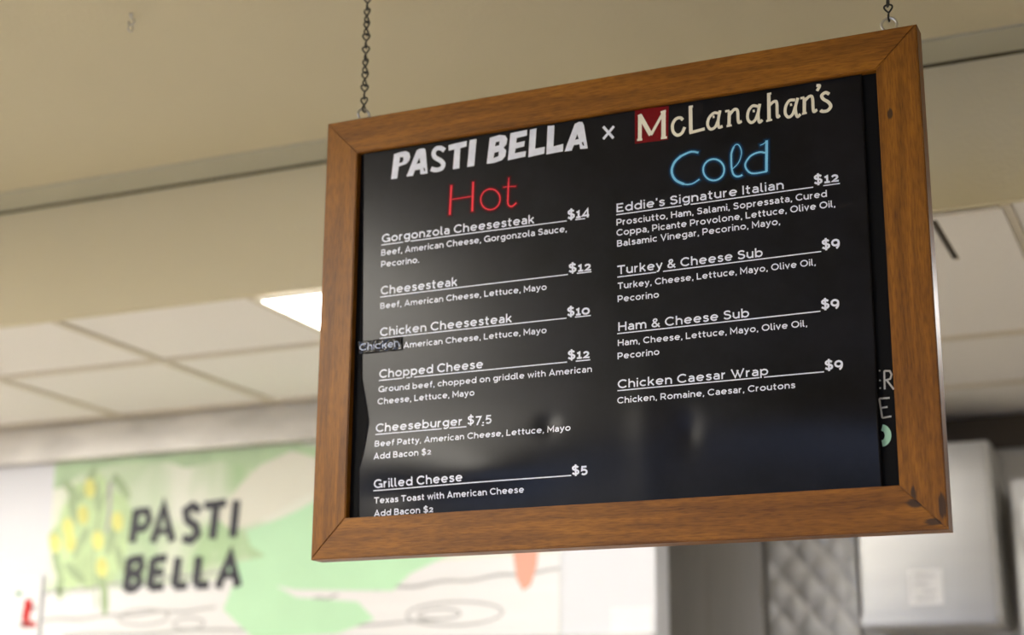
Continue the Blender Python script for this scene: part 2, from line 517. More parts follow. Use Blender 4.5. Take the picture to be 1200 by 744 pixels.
LINES = [
    ('t', 'Gorgonzola Cheesesteak', (-1.2724, 2.3945), (-0.9905, 2.3931), 0.0147),
    ('p', '$14', (-0.932, 2.3922), (-0.8942, 2.3923), 0.0155),
    ('d', 'Beef, American Cheese, Gorgonzola Sauce,', (-1.2728, 2.3712), (-0.9331, 2.3712), 0.0109),
    ('d', 'Pecorino.', (-1.2722, 2.3507), (-1.1999, 2.3503), 0.0109),
    ('t', 'Cheesesteak', (-1.2716, 2.3021), (-1.1282, 2.3019), 0.0149),
    ('p', '$12', (-0.9303, 2.3016), (-0.8913, 2.3013), 0.0148),
    ('d', 'Beef, American Cheese, Lettuce, Mayo', (-1.2718, 2.2773), (-0.9682, 2.2773), 0.0104),
    ('t', 'Chicken Cheesesteak', (-1.2708, 2.2297), (-1.0292, 2.2295), 0.0146),
    ('p', '$10', (-0.9329, 2.2294), (-0.8942, 2.229), 0.0147),
    ('d', 'American Cheese, Lettuce, Mayo', (-1.2256, 2.2048), (-0.9681, 2.2054), 0.0102),
    ('t', 'Chopped Cheese', (-1.2699, 2.1577), (-1.0794, 2.1577), 0.0145),
    ('p', '$12', (-0.932, 2.1581), (-0.8947, 2.1578), 0.0144),
    ('d', 'Ground beef, chopped on griddle with American', (-1.2708, 2.1338), (-0.891, 2.1346), 0.0101),
    ('d', 'Cheese, Lettuce, Mayo', (-1.2717, 2.1131), (-1.0942, 2.1137), 0.0102),
    ('t', 'Cheeseburger', (-1.2731, 2.0663), (-1.1146, 2.0662), 0.0142),
    ('t', '$7.5', (-1.106, 2.0662), (-1.0628, 2.0663), 0.0145),
    ('d', 'Beef Patty, American Cheese, Lettuce, Mayo', (-1.2734, 2.0417), (-0.9261, 2.0431), 0.0101),
    ('d', 'Add Bacon $2', (-1.2743, 2.0207), (-1.1681, 2.0216), 0.0102),
    ('t', 'Grilled Cheese', (-1.2734, 1.9732), (-1.1107, 1.9743), 0.0141),
    ('p', '$5', (-0.9248, 1.9732), (-0.8988, 1.9733), 0.0139),
    ('d', 'Texas Toast with American Cheese', (-1.2726, 1.9481), (-1.0056, 1.9507), 0.0101),
    ('d', 'Add Bacon $2', (-1.2719, 1.927), (-1.1644, 1.9286), 0.0101),
    ('t', "Eddie's Signature Italian", (-0.8474, 2.393), (-0.5737, 2.3941), 0.0145),
    ('p', '$12', (-0.5272, 2.3945), (-0.4886, 2.3945), 0.0151),
    ('d', 'Prosciutto, Ham, Salami, Sopressata, Cured', (-0.8476, 2.3707), (-0.5079, 2.3723), 0.0108),
    ('d', 'Coppa, Picante Provolone, Lettuce, Olive Oil,', (-0.8478, 2.3534), (-0.496, 2.3546), 0.0107),
    ('d', 'Balsamic Vinegar, Pecorino, Mayo,', (-0.8471, 2.3352), (-0.5816, 2.3378), 0.0107),
    ('t', 'Turkey & Cheese Sub', (-0.8471, 2.2892), (-0.6105, 2.29), 0.0144),
    ('p', '$9', (-0.5195, 2.29), (-0.4921, 2.2902), 0.0150),
    ('d', 'Turkey, Cheese, Lettuce, Mayo, Olive Oil,', (-0.8468, 2.2649), (-0.5297, 2.2666), 0.0104),
    ('d', 'Pecorino', (-0.847, 2.2436), (-0.7786, 2.2438), 0.0106),
    ('t', 'Ham & Cheese Sub', (-0.8465, 2.1963), (-0.6349, 2.197), 0.0142),
    ('p', '$9', (-0.5248, 2.1974), (-0.4973, 2.1973), 0.0147),
    ('d', 'Ham, Cheese, Lettuce, Mayo, Olive Oil,', (-0.8474, 2.1722), (-0.5467, 2.1733), 0.0102),
    ('d', 'Pecorino', (-0.848, 2.151), (-0.7793, 2.1519), 0.0103),
    ('t', 'Chicken Caesar Wrap', (-0.8481, 2.1041), (-0.6082, 2.1043), 0.0138),
    ('p', '$9', (-0.5233, 2.1041), (-0.4961, 2.1041), 0.0144),
    ('d', 'Chicken, Romaine, Caesar, Croutons', (-0.8488, 2.08), (-0.5678, 2.0804), 0.0101),
]
UNDERLINES = [
    ((-1.2729, 2.3904), (-0.9012, 2.3897)),
    ((-1.2725, 2.2982), (-0.8909, 2.2989)),
    ((-1.2713, 2.2261), (-0.8924, 2.2266)),
    ((-1.2703, 2.1538), (-0.8937, 2.1544)),
    ((-1.2734, 2.0624), (-1.076, 2.0633)),
    ((-1.2742, 1.9693), (-0.9224, 1.9726)),
    ((-0.8479, 2.3889), (-0.4874, 2.3908)),
    ((-0.8471, 2.2849), (-0.5157, 2.2871)),
    ((-0.8482, 2.1923), (-0.5207, 2.1946)),
    ((-0.8486, 2.1006), (-0.5196, 2.1016)),
]
HEAD_POLYS = [
    ([(-1.2581, 2.5071), (-1.2536, 2.5524), (-1.2421, 2.5545), (-1.231, 2.5549), (-1.2242, 2.5507), (-1.222, 2.5431), (-1.2236, 2.536), (-1.2293, 2.5311), (-1.2436, 2.5284), (-1.2463, 2.5069)], [[(-1.2418, 2.545), (-1.2356, 2.5447), (-1.2348, 2.5397), (-1.2371, 2.5352), (-1.2431, 2.5346)]]),
    ([(-1.2282, 2.5078), (-1.2099, 2.5528), (-1.2055, 2.5547), (-1.2011, 2.555), (-1.1956, 2.5544), (-1.1936, 2.5524), (-1.1922, 2.547), (-1.1878, 2.5078), (-1.1948, 2.5076), (-1.2016, 2.5082), (-1.2024, 2.5172), (-1.2123, 2.517), (-1.2158, 2.5075)], [[(-1.2041, 2.5387), (-1.2021, 2.5286), (-1.2097, 2.5281)], [(-1.1959, 2.52), (-1.1932, 2.518), (-1.1922, 2.512), (-1.1949, 2.5136)]]),
    ([(-1.1493, 2.553), (-1.1357, 2.5545), (-1.1148, 2.5557), (-1.1151, 2.5458), (-1.1269, 2.5445), (-1.1278, 2.5085), (-1.1401, 2.5082), (-1.1377, 2.544), (-1.1485, 2.5429)], []),
    ([(-1.1095, 2.5563), (-1.0966, 2.5564), (-1.1002, 2.5086), (-1.1134, 2.5084)], []),
    ([(-1.0772, 2.5089), (-1.072, 2.5547), (-1.054, 2.5571), (-1.0435, 2.5544), (-1.0398, 2.5477), (-1.0412, 2.5387), (-1.0464, 2.5333), (-1.0416, 2.5275), (-1.0431, 2.5175), (-1.0494, 2.5113), (-1.0641, 2.5084)], [[(-1.0607, 2.5453), (-1.0539, 2.5457), (-1.0543, 2.539), (-1.0623, 2.5378)], [(-1.0632, 2.5267), (-1.0548, 2.5274), (-1.0558, 2.5194), (-1.0646, 2.5172)]]),
    ([(-1.0385, 2.5093), (-1.034, 2.557), (-1.0037, 2.5585), (-1.0037, 2.5483), (-1.0224, 2.5467), (-1.0234, 2.538), (-1.0078, 2.5393), (-1.0088, 2.5297), (-1.0244, 2.5284), (-1.026, 2.5201), (-1.0056, 2.5211), (-1.0066, 2.5115)], []),
    ([(-1.0014, 2.5093), (-0.9985, 2.5577), (-0.9867, 2.5583), (-0.9891, 2.5226), (-0.9716, 2.5236), (-0.9726, 2.5117)], []),
    ([(-0.9691, 2.5095), (-0.9665, 2.5594), (-0.9545, 2.5585), (-0.9562, 2.5217), (-0.9389, 2.5235), (-0.9393, 2.5107)], []),
    ([(-0.9368, 2.5098), (-0.9184, 2.5552), (-0.9113, 2.5578), (-0.9053, 2.5568), (-0.9023, 2.5507), (-0.8959, 2.5092), (-0.9091, 2.51), (-0.9105, 2.5188), (-0.92, 2.5186), (-0.9241, 2.5098)], [[(-0.9139, 2.5368), (-0.9113, 2.5279), (-0.9179, 2.5276)], [(-0.9065, 2.5212), (-0.9038, 2.5222), (-0.9019, 2.5145), (-0.9045, 2.5159)]]),
]
HEAD_STROKES = [
    ([(-1.1563, 2.5447), (-1.1638, 2.55), (-1.1725, 2.5503), (-1.1772, 2.5437), (-1.1744, 2.535), (-1.1633, 2.5271), (-1.1584, 2.5202), (-1.1613, 2.5133), (-1.1717, 2.5117), (-1.1816, 2.5152)], 0.00821, 0.00821),
    ([(-0.8685, 2.5428), (-0.851, 2.5201)], 0.00451, 0.00451),
    ([(-0.85, 2.5407), (-0.8687, 2.5213)], 0.00451, 0.00451),
]
LOGO_SQUARE = [(-0.8136, 2.5641), (-0.7561, 2.5607), (-0.7582, 2.5034), (-0.8144, 2.5047)]
LOGO_STROKES = [
    ([(-0.8049, 2.5527), (-0.8059, 2.5103)], 0.00535, 0.00535),
    ([(-0.8104, 2.5106), (-0.8016, 2.5104)], 0.00321, 0.00321),
    ([(-0.8049, 2.5517), (-0.7869, 2.5156)], 0.00607, 0.00607),
    ([(-0.7869, 2.5156), (-0.765, 2.5512)], 0.00393, 0.00393),
    ([(-0.7649, 2.5522), (-0.7658, 2.5081)], 0.00607, 0.00607),
    ([(-0.7702, 2.5076), (-0.76, 2.5074)], 0.00321, 0.00321),
    ([(-0.7698, 2.5516), (-0.761, 2.5532)], 0.00286, 0.00286),
    ([(-0.8084, 2.5513), (-0.8019, 2.5532)], 0.00286, 0.00286),
    ([(-0.7326, 2.5327), (-0.7373, 2.5373), (-0.745, 2.5358), (-0.7502, 2.5272), (-0.7493, 2.5153), (-0.7427, 2.5084), (-0.735, 2.5107), (-0.73, 2.5201)], 0.00428, 0.00428),
    ([(-0.7197, 2.5547), (-0.72, 2.5088)], 0.00500, 0.00500),
    ([(-0.7226, 2.5531), (-0.7155, 2.5535)], 0.00286, 0.00286),
    ([(-0.7226, 2.5092), (-0.7112, 2.5104), (-0.6969, 2.512)], 0.00428, 0.00428),
    ([(-0.6719, 2.5339), (-0.6812, 2.5362), (-0.6895, 2.5293), (-0.6921, 2.5181), (-0.6876, 2.51), (-0.68, 2.5123), (-0.6746, 2.5231)], 0.00393, 0.00393),
    ([(-0.6711, 2.539), (-0.6746, 2.5231), (-0.6738, 2.5113), (-0.6678, 2.5119)], 0.00393, 0.00393),
    ([(-0.6836, 2.53), (-0.6804, 2.5302)], 0.00357, 0.00357),
    ([(-0.6628, 2.5363), (-0.6559, 2.536)], 0.00321, 0.00321),
    ([(-0.6559, 2.536), (-0.6575, 2.5107)], 0.00446, 0.00446),
    ([(-0.6561, 2.5288), (-0.6484, 2.5367), (-0.6428, 2.5339), (-0.6419, 2.515), (-0.6364, 2.5154)], 0.00393, 0.00393),
    ([(-0.6613, 2.5109), (-0.6529, 2.5111)], 0.00286, 0.00286),
    ([(-0.609, 2.5356), (-0.6181, 2.5381), (-0.6252, 2.5305), (-0.6269, 2.5183), (-0.6218, 2.5107), (-0.6149, 2.514), (-0.6099, 2.5252)], 0.00393, 0.00393),
    ([(-0.6066, 2.5397), (-0.6098, 2.5232), (-0.6084, 2.5095), (-0.6033, 2.5122)], 0.00393, 0.00393),
    ([(-0.6184, 2.529), (-0.6151, 2.5295)], 0.00357, 0.00357),
    ([(-0.5918, 2.554), (-0.5928, 2.5099)], 0.00464, 0.00464),
    ([(-0.5945, 2.5539), (-0.5877, 2.5543)], 0.00286, 0.00286),
    ([(-0.5915, 2.5347), (-0.584, 2.5398), (-0.5796, 2.5366), (-0.5795, 2.5145), (-0.5752, 2.5154)], 0.00393, 0.00393),
    ([(-0.5974, 2.5093), (-0.5878, 2.5101)], 0.00286, 0.00286),
    ([(-0.5504, 2.537), (-0.5595, 2.5373), (-0.5656, 2.5286), (-0.5668, 2.5173), (-0.562, 2.5102), (-0.5553, 2.5141), (-0.5505, 2.5261)], 0.00393, 0.00393),
    ([(-0.5463, 2.5398), (-0.5506, 2.5233), (-0.5483, 2.5092), (-0.5429, 2.5121)], 0.00393, 0.00393),
    ([(-0.5589, 2.5299), (-0.5556, 2.5304)], 0.00357, 0.00357),
    ([(-0.5422, 2.5383), (-0.5359, 2.5388)], 0.00321, 0.00321),
    ([(-0.5359, 2.5384), (-0.537, 2.5125)], 0.00446, 0.00446),
    ([(-0.5362, 2.5323), (-0.5283, 2.5391), (-0.5234, 2.536), (-0.5226, 2.514), (-0.5168, 2.5155)], 0.00393, 0.00393),
    ([(-0.5406, 2.5121), (-0.533, 2.5128)], 0.00286, 0.00286),
    ([(-0.5163, 2.5554), (-0.5115, 2.554), (-0.5158, 2.5462)], 0.00393, 0.00393),
    ([(-0.4969, 2.5377), (-0.5026, 2.5413), (-0.5087, 2.5377), (-0.5066, 2.5313), (-0.4989, 2.5247), (-0.4957, 2.5172), (-0.5013, 2.5111), (-0.5093, 2.5114), (-0.5115, 2.5139)], 0.00428, 0.00428),
]
HOT_STROKES = [
    ([(-1.142, 2.48), (-1.1441, 2.4274)], 0.00361, 0.00361),
    ([(-1.1015, 2.4805), (-1.1024, 2.4281)], 0.00361, 0.00361),
    ([(-1.1403, 2.4544), (-1.104, 2.4549)], 0.00145, 0.00145),
    ([(-1.0521, 2.4392), (-1.0533, 2.4354), (-1.0553, 2.4322), (-1.0581, 2.4296), (-1.0614, 2.4277), (-1.0651, 2.4267), (-1.069, 2.4266), (-1.073, 2.4275), (-1.0767, 2.4292), (-1.0802, 2.4317), (-1.083, 2.4348), (-1.0852, 2.4385), (-1.0866, 2.4425), (-1.0872, 2.4466), (-1.0868, 2.4507), (-1.0856, 2.4544), (-1.0835, 2.4577), (-1.0808, 2.4603), (-1.0774, 2.4621), (-1.0737, 2.4631), (-1.0698, 2.4632), (-1.0658, 2.4623), (-1.062, 2.4606), (-1.0586, 2.4581), (-1.0558, 2.4549), (-1.0536, 2.4513), (-1.0522, 2.4473), (-1.0517, 2.4432), (-1.0521, 2.4392)], 0.00217, 0.00217),
    ([(-1.0362, 2.4785), (-1.0366, 2.4701)], 0.00145, 0.00145),
    ([(-1.0366, 2.4709), (-1.0377, 2.4409), (-1.0373, 2.4327), (-1.0339, 2.4282), (-1.0291, 2.4276), (-1.0224, 2.4323)], 0.00246, 0.00246),
    ([(-1.0462, 2.4629), (-1.0352, 2.4627), (-1.0234, 2.4614)], 0.00130, 0.00130),
]
COLD_STROKES = [
    ([(-0.7084, 2.4736), (-0.7163, 2.4763), (-0.7238, 2.4765), (-0.7392, 2.4716)], 0.00321, 0.00321),
    ([(-0.7373, 2.4723), (-0.7469, 2.465), (-0.7523, 2.4552), (-0.7531, 2.4466), (-0.7504, 2.4384), (-0.7448, 2.4313), (-0.7336, 2.4245)], 0.00393, 0.00393),
    ([(-0.7354, 2.4252), (-0.7279, 2.4232), (-0.7194, 2.4235), (-0.7127, 2.4264), (-0.708, 2.429)], 0.00232, 0.00232),
    ([(-0.6672, 2.439), (-0.6677, 2.4351), (-0.6691, 2.4315), (-0.6712, 2.4285), (-0.674, 2.4261), (-0.6773, 2.4244), (-0.6809, 2.4236), (-0.6847, 2.4237), (-0.6885, 2.4247), (-0.6921, 2.4265), (-0.6953, 2.4291), (-0.6979, 2.4323), (-0.6999, 2.436), (-0.7011, 2.4399), (-0.7014, 2.4439), (-0.7009, 2.4478), (-0.6995, 2.4514), (-0.6974, 2.4545), (-0.6946, 2.4569), (-0.6913, 2.4585), (-0.6876, 2.4593), (-0.6838, 2.4592), (-0.68, 2.4582), (-0.6764, 2.4563), (-0.6732, 2.4537), (-0.6706, 2.4505), (-0.6686, 2.4469), (-0.6675, 2.4429), (-0.6672, 2.439)], 0.00286, 0.00286),
    ([(-0.6383, 2.4263), (-0.643, 2.4246), (-0.6485, 2.4254), (-0.653, 2.4302), (-0.6551, 2.4401), (-0.6554, 2.4535), (-0.6547, 2.4648), (-0.6507, 2.4747)], 0.00303, 0.00303),
    ([(-0.6517, 2.4736), (-0.6473, 2.4779), (-0.6423, 2.476), (-0.6389, 2.4672), (-0.6392, 2.4587), (-0.6441, 2.447), (-0.6536, 2.4383)], 0.00161, 0.00161),
    ([(-0.6007, 2.4571), (-0.6079, 2.4593), (-0.6162, 2.4587), (-0.6255, 2.4544), (-0.6328, 2.4444), (-0.632, 2.4358), (-0.6263, 2.4283), (-0.6173, 2.4257), (-0.599, 2.4263)], 0.00286, 0.00286),
    ([(-0.5978, 2.4772), (-0.6, 2.426)], 0.00428, 0.00428),
    ([(-0.5978, 2.4763), (-0.6029, 2.4723), (-0.6084, 2.4708)], 0.00143, 0.00143),
]
CHALK_STROKES = [
    ([(-0.4451, 2.0975), (-0.4431, 2.0973)], 0.00214, 0.00214),
    ([(-0.4454, 2.0828), (-0.4434, 2.083)], 0.00214, 0.00214),
    ([(-0.4456, 2.0713), (-0.4436, 2.0716)], 0.00214, 0.00214),
    ([(-0.4375, 2.0964), (-0.4382, 2.069)], 0.00257, 0.00257),
    ([(-0.4375, 2.0964), (-0.4296, 2.0957), (-0.4272, 2.0902), (-0.4295, 2.0838), (-0.4375, 2.0821)], 0.00257, 0.00257),
    ([(-0.4343, 2.0818), (-0.4252, 2.0679)], 0.00257, 0.00257),
    ([(-0.4468, 2.0559), (-0.444, 2.0272)], 0.00257, 0.00257),
    ([(-0.4468, 2.0559), (-0.4318, 2.0559)], 0.00257, 0.00257),
    ([(-0.4456, 2.042), (-0.4357, 2.0428)], 0.00257, 0.00257),
    ([(-0.444, 2.0272), (-0.4309, 2.0286)], 0.00257, 0.00257),
]
MINT_STROKES = [
    ([(-0.4451, 2.0131), (-0.4434, 2.0126), (-0.4418, 2.0117), (-0.4404, 2.0105), (-0.4392, 2.0089), (-0.4382, 2.0071), (-0.4375, 2.0052), (-0.4372, 2.0031), (-0.4371, 2.0009), (-0.4374, 1.9988), (-0.438, 1.9967), (-0.4389, 1.9949), (-0.44, 1.9932), (-0.4414, 1.9919), (-0.4429, 1.9909), (-0.4446, 1.9902), (-0.4463, 1.99)], 0.00942, 0.00942),
]
LABEL_QUAD = [(-1.3111, 2.2239), (-1.2288, 2.2243), (-1.2271, 2.2025), (-1.3086, 2.2027)]
LABEL_TEXT = ((-1.3077, 2.2074), (-1.2315, 2.2076))
BANNER_STROKES = [
    ([(-3.334, 2.3418), (-3.3433, 2.2309)], 0.02501, 0.02501),
    ([(-3.3334, 2.3336), (-3.2905, 2.3343), (-3.2795, 2.3034), (-3.2982, 2.2771), (-3.3373, 2.276)], 0.01965, 0.01965),
    ([(-3.2602, 2.2271), (-3.2247, 2.348), (-3.1832, 2.2276)], 0.02411, 0.02411),
    ([(-3.2459, 2.2615), (-3.1943, 2.264)], 0.01608, 0.01608),
    ([(-3.0792, 2.323), (-3.1102, 2.3417), (-3.1365, 2.3261), (-3.1284, 2.2957), (-3.0936, 2.274), (-3.086, 2.2488), (-3.1082, 2.2281), (-3.1432, 2.2367)], 0.02322, 0.02322),
    ([(-3.0649, 2.3392), (-2.9783, 2.3443)], 0.02144, 0.02144),
    ([(-3.0179, 2.3406), (-3.0258, 2.2282)], 0.02501, 0.02501),
    ([(-2.9402, 2.3501), (-2.948, 2.2305)], 0.02501, 0.02501),
    ([(-3.3478, 2.1809), (-3.3547, 2.0735)], 0.02501, 0.02501),
    ([(-3.3472, 2.1739), (-3.3048, 2.1771), (-3.2976, 2.1489), (-3.3167, 2.1298), (-3.3471, 2.1289)], 0.02144, 0.02144),
    ([(-3.3471, 2.1289), (-3.3078, 2.1244), (-3.3029, 2.0945), (-3.3247, 2.0784), (-3.355, 2.0775)], 0.02144, 0.02144),
    ([(-3.2539, 2.177), (-3.2606, 2.0782)], 0.02501, 0.02501),
    ([(-3.2534, 2.171), (-3.1996, 2.1747)], 0.02144, 0.02144),
    ([(-3.256, 2.1274), (-3.2082, 2.1305)], 0.01965, 0.01965),
    ([(-3.2607, 2.0802), (-3.2046, 2.0831)], 0.02144, 0.02144),
    ([(-3.1554, 2.1748), (-3.1627, 2.0797)], 0.02501, 0.02501),
    ([(-3.1627, 2.0797), (-3.1133, 2.0829)], 0.02144, 0.02144),
    ([(-3.075, 2.1744), (-3.0802, 2.0798)], 0.02501, 0.02501),
    ([(-3.0802, 2.0798), (-3.0291, 2.0828)], 0.02144, 0.02144),
    ([(-2.9957, 2.0691), (-2.9527, 2.1741), (-2.9177, 2.0712)], 0.02501, 0.02501),
    ([(-2.9774, 2.1071), (-2.9292, 2.1101)], 0.01608, 0.01608),
]

# ------------------------------------------------------------------ room shell
CZ = 2.9786          # dining room ceiling
KZ = 2.65            # kitchen ceiling
SY = 3.254           # serving side face of the soffit
XL, XR, YB = -7.5, 4.5, -6.5
b = BM(); box(b, XL, XR, YB, 5.6, -0.1, 0.0); struct('floor', b, M['floor_tile'])
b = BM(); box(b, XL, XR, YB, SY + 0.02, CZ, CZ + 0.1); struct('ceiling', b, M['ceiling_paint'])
b = BM(); box(b, XL - 0.1, XL, YB, 5.6, 0, CZ + 0.1); struct('wall_left', b, M['wall_paint'])
b = BM(); box(b, XR, XR + 0.1, YB, 5.6, 0, CZ + 0.1); struct('wall_right', b, M['wall_paint'])
# back wall of the dining room with two window openings
b = BM()
wins = [(-5.6, -3.2), (-2.2, 0.2)]
box(b, XL, XR, YB - 0.15, YB, 0, 0.9)
box(b, XL, XR, YB - 0.15, YB, 2.5, CZ + 0.1)
xs = [XL] + [v for w_ in wins for v in w_] + [XR]
for i in range(0, len(xs), 2):
    box(b, xs[i], xs[i + 1], YB - 0.15, YB, 0.9, 2.5)
struct('wall_behind', b, M['wall_paint'])
for n, (a, c) in enumerate(wins):
    b = BM()
    for (x0, x1, z0, z1) in ((a, a + .06, .9, 2.5), (c - .06, c, .9, 2.5), (a, c, .9, .96), (a, c, 2.44, 2.5), ((a + c) / 2 - .03, (a + c) / 2 + .03, .9, 2.5)):
        box(b, x0, x1, YB - 0.1, YB - 0.04, z0, z1)
    struct('window_%d' % (n + 1), b, M['lamp_frame'])
# soffit over the serving counter
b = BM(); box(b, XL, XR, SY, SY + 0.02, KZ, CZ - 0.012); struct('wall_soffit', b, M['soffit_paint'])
b = BM(); box(b, XL, XR, SY + 0.006, SY + 0.02, CZ - 0.012, CZ); struct('joint_shade_strip', b, M['joint_shade'])  # strip fills the soffit gap, its shade put into the colour
b = BM(); box(b, XL, XR, SY - 0.118, SY - 0.004, CZ - 0.006, CZ); struct('trim_2', b, M['trim_paint'])
# kitchen
P = 0.605
GX = [-2.171 + P * k for k in range(-8, 11)]
GY = [3.745 + P * k for k in range(0, 3)]
b = BM(); box(b, XL, XR, SY + 0.02, 5.6, KZ + 0.004, KZ + 0.1); struct('ceiling_kitchen', b, M['ceiling_tile'])
b = BM()
for x in GX:
    box(b, x - 0.012, x + 0.012, SY + 0.02, 5.5, KZ - 0.004, KZ + 0.004)
for y in GY:
    box(b, XL, XR, y - 0.012, y + 0.012, KZ - 0.0035, KZ + 0.004)
struct('trim_3', b, M['tee_bar'])
WX = -1.516          # right end of the white kitchen wall
WY = 4.42
b = BM(); box(b, XL, WX, WY, WY + 0.12, 0, KZ); struct('wall_kitchen', b, M['white_wall'])
b = BM(); box(b, XL, WX, 4.365, WY, 2.522, KZ - 0.006, bevel=0.004); struct('trim_4', b, M['galvanised'])
b = BM(); box(b, XL, XR, 5.45, 5.6, 0, KZ); struct('wall_back', b, M['dark_steel'])
b = BM(); box(b, XL, WX + 0.004, WY - 0.03, WY, 1.845, 1.893, bevel=0.004); struct('trim_5', b, M['steel'])
b = BM(); box(b, WX, XR, 5.40, 5.45, 2.54, KZ - 0.006, bevel=0.004); struct('shade_band', b, M['shade_brown'])  # dark band painting the shadow at the top of the back wall


# ------------------------------------------------------------------ ceiling lamps
def ceiling_lamp(x0, x1, y0, y1, z, mat, label, group):
    t = thing('ceiling_light', label, 'ceiling light', ((x0 + x1) / 2, (y0 + y1) / 2, z), group)
    b = BM()
    f = 0.014
    for (a, c, d, e) in ((x0, x1, y0, y0 + f), (x0, x1, y1 - f, y1), (x0, x0 + f, y0 + f, y1 - f), (x1 - f, x1, y0 + f, y1 - f)):
        box(b, a, c, d, e, z - 0.008, z)
    obj('light_frame', b, M['lamp_frame'], t)
    b = BM()
    box(b, x0 + f, x1 - f, y0 + f, y1 - f, z - 0.006, z - 0.001, bevel=0.002)
    obj('diffuser', b, mat, t)
    return t


ceiling_lamp(-2.166, -0.966, SY + 0.022, 3.742, KZ, M['kitchen_lamp'], 'glowing white ceiling panel light half hidden behind the left of the menu board', 'kitchen ceiling lights')
for x0, lab in ((-4.6, 'glowing kitchen ceiling panel light far to the left of the menu board'), (-0.342, 'added unseen kitchen panel light to the right of the menu board')):  # right panel added out of view to brighten the frame's outer side
    ya = SY + 0.022 if x0 < -1 else 3.759
    ceiling_lamp(x0, x0 + 1.2, ya, ya + 0.466 + (0.115 if x0 > -1 else 0), KZ, M['kitchen_lamp'], lab, 'kitchen ceiling lights')
for (x0, y0, lab) in ((-2.85, -0.35, 'dining room ceiling panel light nearest the menu board'),
                      (-3.50, -1.75, 'dining room ceiling panel light second from the menu board'),
                      (-6.2, -0.6, 'added unseen dining room fill light by the left wall, front row'),  # left wall and rear right panels are added out of view to brighten the room
                      (-6.2, -3.6, 'added unseen dining room fill light by the left wall, rear row'),
                      (-6.2, 1.4, 'added unseen dining room fill light by the left wall, nearest the soffit'),
                      (1.6, -3.6, 'added unseen dining room fill light behind and right of the viewer')):
    ceiling_lamp(x0, x0 + 0.6, y0, y0 + 1.2, CZ, M['dining_lamp'], lab, 'dining room ceiling lights')

# ------------------------------------------------------------------ air vent in the kitchen ceiling
t = thing('ceiling_vent', 'pale square ceiling air vent with a dark slot, right of the menu board', 'air vent', (-0.66, 3.44, KZ))
b = BM()
x0, x1, y0, y1 = -0.955, -0.362, SY + 0.025, 3.735
slots = [(-0.512, -0.497), (-0.70, -0.685), (-0.83, -0.815)]
xs = [x0] + [v for s in sorted(slots) for v in s] + [x1]
for i in range(0, len(xs), 2):
    box(b, xs[i], xs[i + 1], y0, y1, KZ - 0.010, KZ - 0.001)
for s in slots:
    box(b, s[0], s[1], y0, SY + 0.04, KZ - 0.010, KZ - 0.001)
    box(b, s[0], s[1], 3.60, y1, KZ - 0.010, KZ - 0.001)
obj('vent_plate', b, M['ceiling_tile'], t)
for s in slots:
    b = BM()
    box(b, s[0], s[1], SY + 0.04, 3.60, KZ - 0.004, KZ + 0.0005)
    obj('vent_slot', b, M['shade_brown'], t)  # dark fill painted for the shade inside the slot

# ------------------------------------------------------------------ screw hook left in the ceiling
b = BM()
hx, hy = -1.904, 2.395
tube(b, [(hx, hy, CZ + 0.004), (hx, hy, CZ - 0.010)], 0.0022)
tube(b, [(hx + 0.007 * math.sin(a), hy + 0.002, CZ - 0.017 + 0.007 * math.cos(a)) for a in [math.radians(v) for v in range(0, 281, 20)]], 0.0020)
bmesh.ops.create_uvsphere(b, u_segments=10, v_segments=6, radius=0.004, matrix=Matrix.Translation((hx, hy, CZ - 0.002)))
tube(b, [(hx + 0.003 * math.sin(a), hy + 0.001 + 0.004 * math.sin(a), CZ - 0.031 + 0.008 * math.cos(a)) for a in [2 * math.pi * k / 14 for k in range(14)]], 0.0014, closed=True)
tag(obj('ceiling_hook', b, M['zinc'], smooth=True), 'small bare metal hook screwed into the beige ceiling, upper left', 'hook')

# ------------------------------------------------------------------ the menu board
FX0, FX1, FZ0, FZ1 = -1.3828, -0.3578, 1.8603, 2.6255     # outside of the frame
IX0, IX1, IZ0, IZ1 = -1.3210, -0.4225, 1.9261, 2.5622     # sight size
FY = 2.300                                              # front face
FT = 0.040                                              # thickness
SHY = 2.310                                             # sheet of paper
BC = ((FX0 + FX1) / 2, FY + FT / 2, FZ0)
board = thing('menu_board', 'wooden framed black chalkboard with a printed sandwich menu sheet hanging on two chains', 'menu board', BC)


def rail(pts, mat):
    b = BM()
    f = [b.verts.new((x, FY, z)) for x, z in pts]
    k = [b.verts.new((x, FY + FT, z)) for x, z in pts]
    b.faces.new(f)
    b.faces.new(list(reversed(k)))
    for i in range(4):
        j = (i + 1) % 4
        b.faces.new((f[i], k[i], k[j], f[j]))
    bmesh.ops.recalc_face_normals(b, faces=b.faces)
    long_edges = [e for e in b.edges if abs((e.verts[0].co - e.verts[1].co).y) < 1e-6 and e.calc_length() > 0.05]
    bmesh.ops.bevel(b, geom=long_edges, offset=0.0016, segments=2, affect='EDGES')
    return obj('frame_rail', b, mat, board)


g = 0.00025
rail([(FX0, FZ1), (FX1, FZ1), (IX1, IZ1 + g), (IX0, IZ1 + g)], M['wood_x'])
rail([(FX0, FZ0), (FX1, FZ0), (IX1, IZ0 - g), (IX0, IZ0 - g)], M['wood_x'])
rail([(FX0 + g, FZ0 + g), (IX0, IZ0), (IX0, IZ1), (FX0 + g, FZ1 - g)], M['wood_z'])
rail([(FX1 - g, FZ0 + g), (IX1, IZ0), (IX1, IZ1), (FX1 - g, FZ1 - g)], M['wood_z'])

b = BM()
box(b, IX0 - 0.006, IX1 + 0.006, FY + 0.0145, FY + 0.030, IZ0 - 0.006, IZ1 + 0.006)
chalkboard = obj('chalkboard', b, M['chalkboard'], board)


def on_slate(x, z):
    return (x, FY + 0.0141, z)


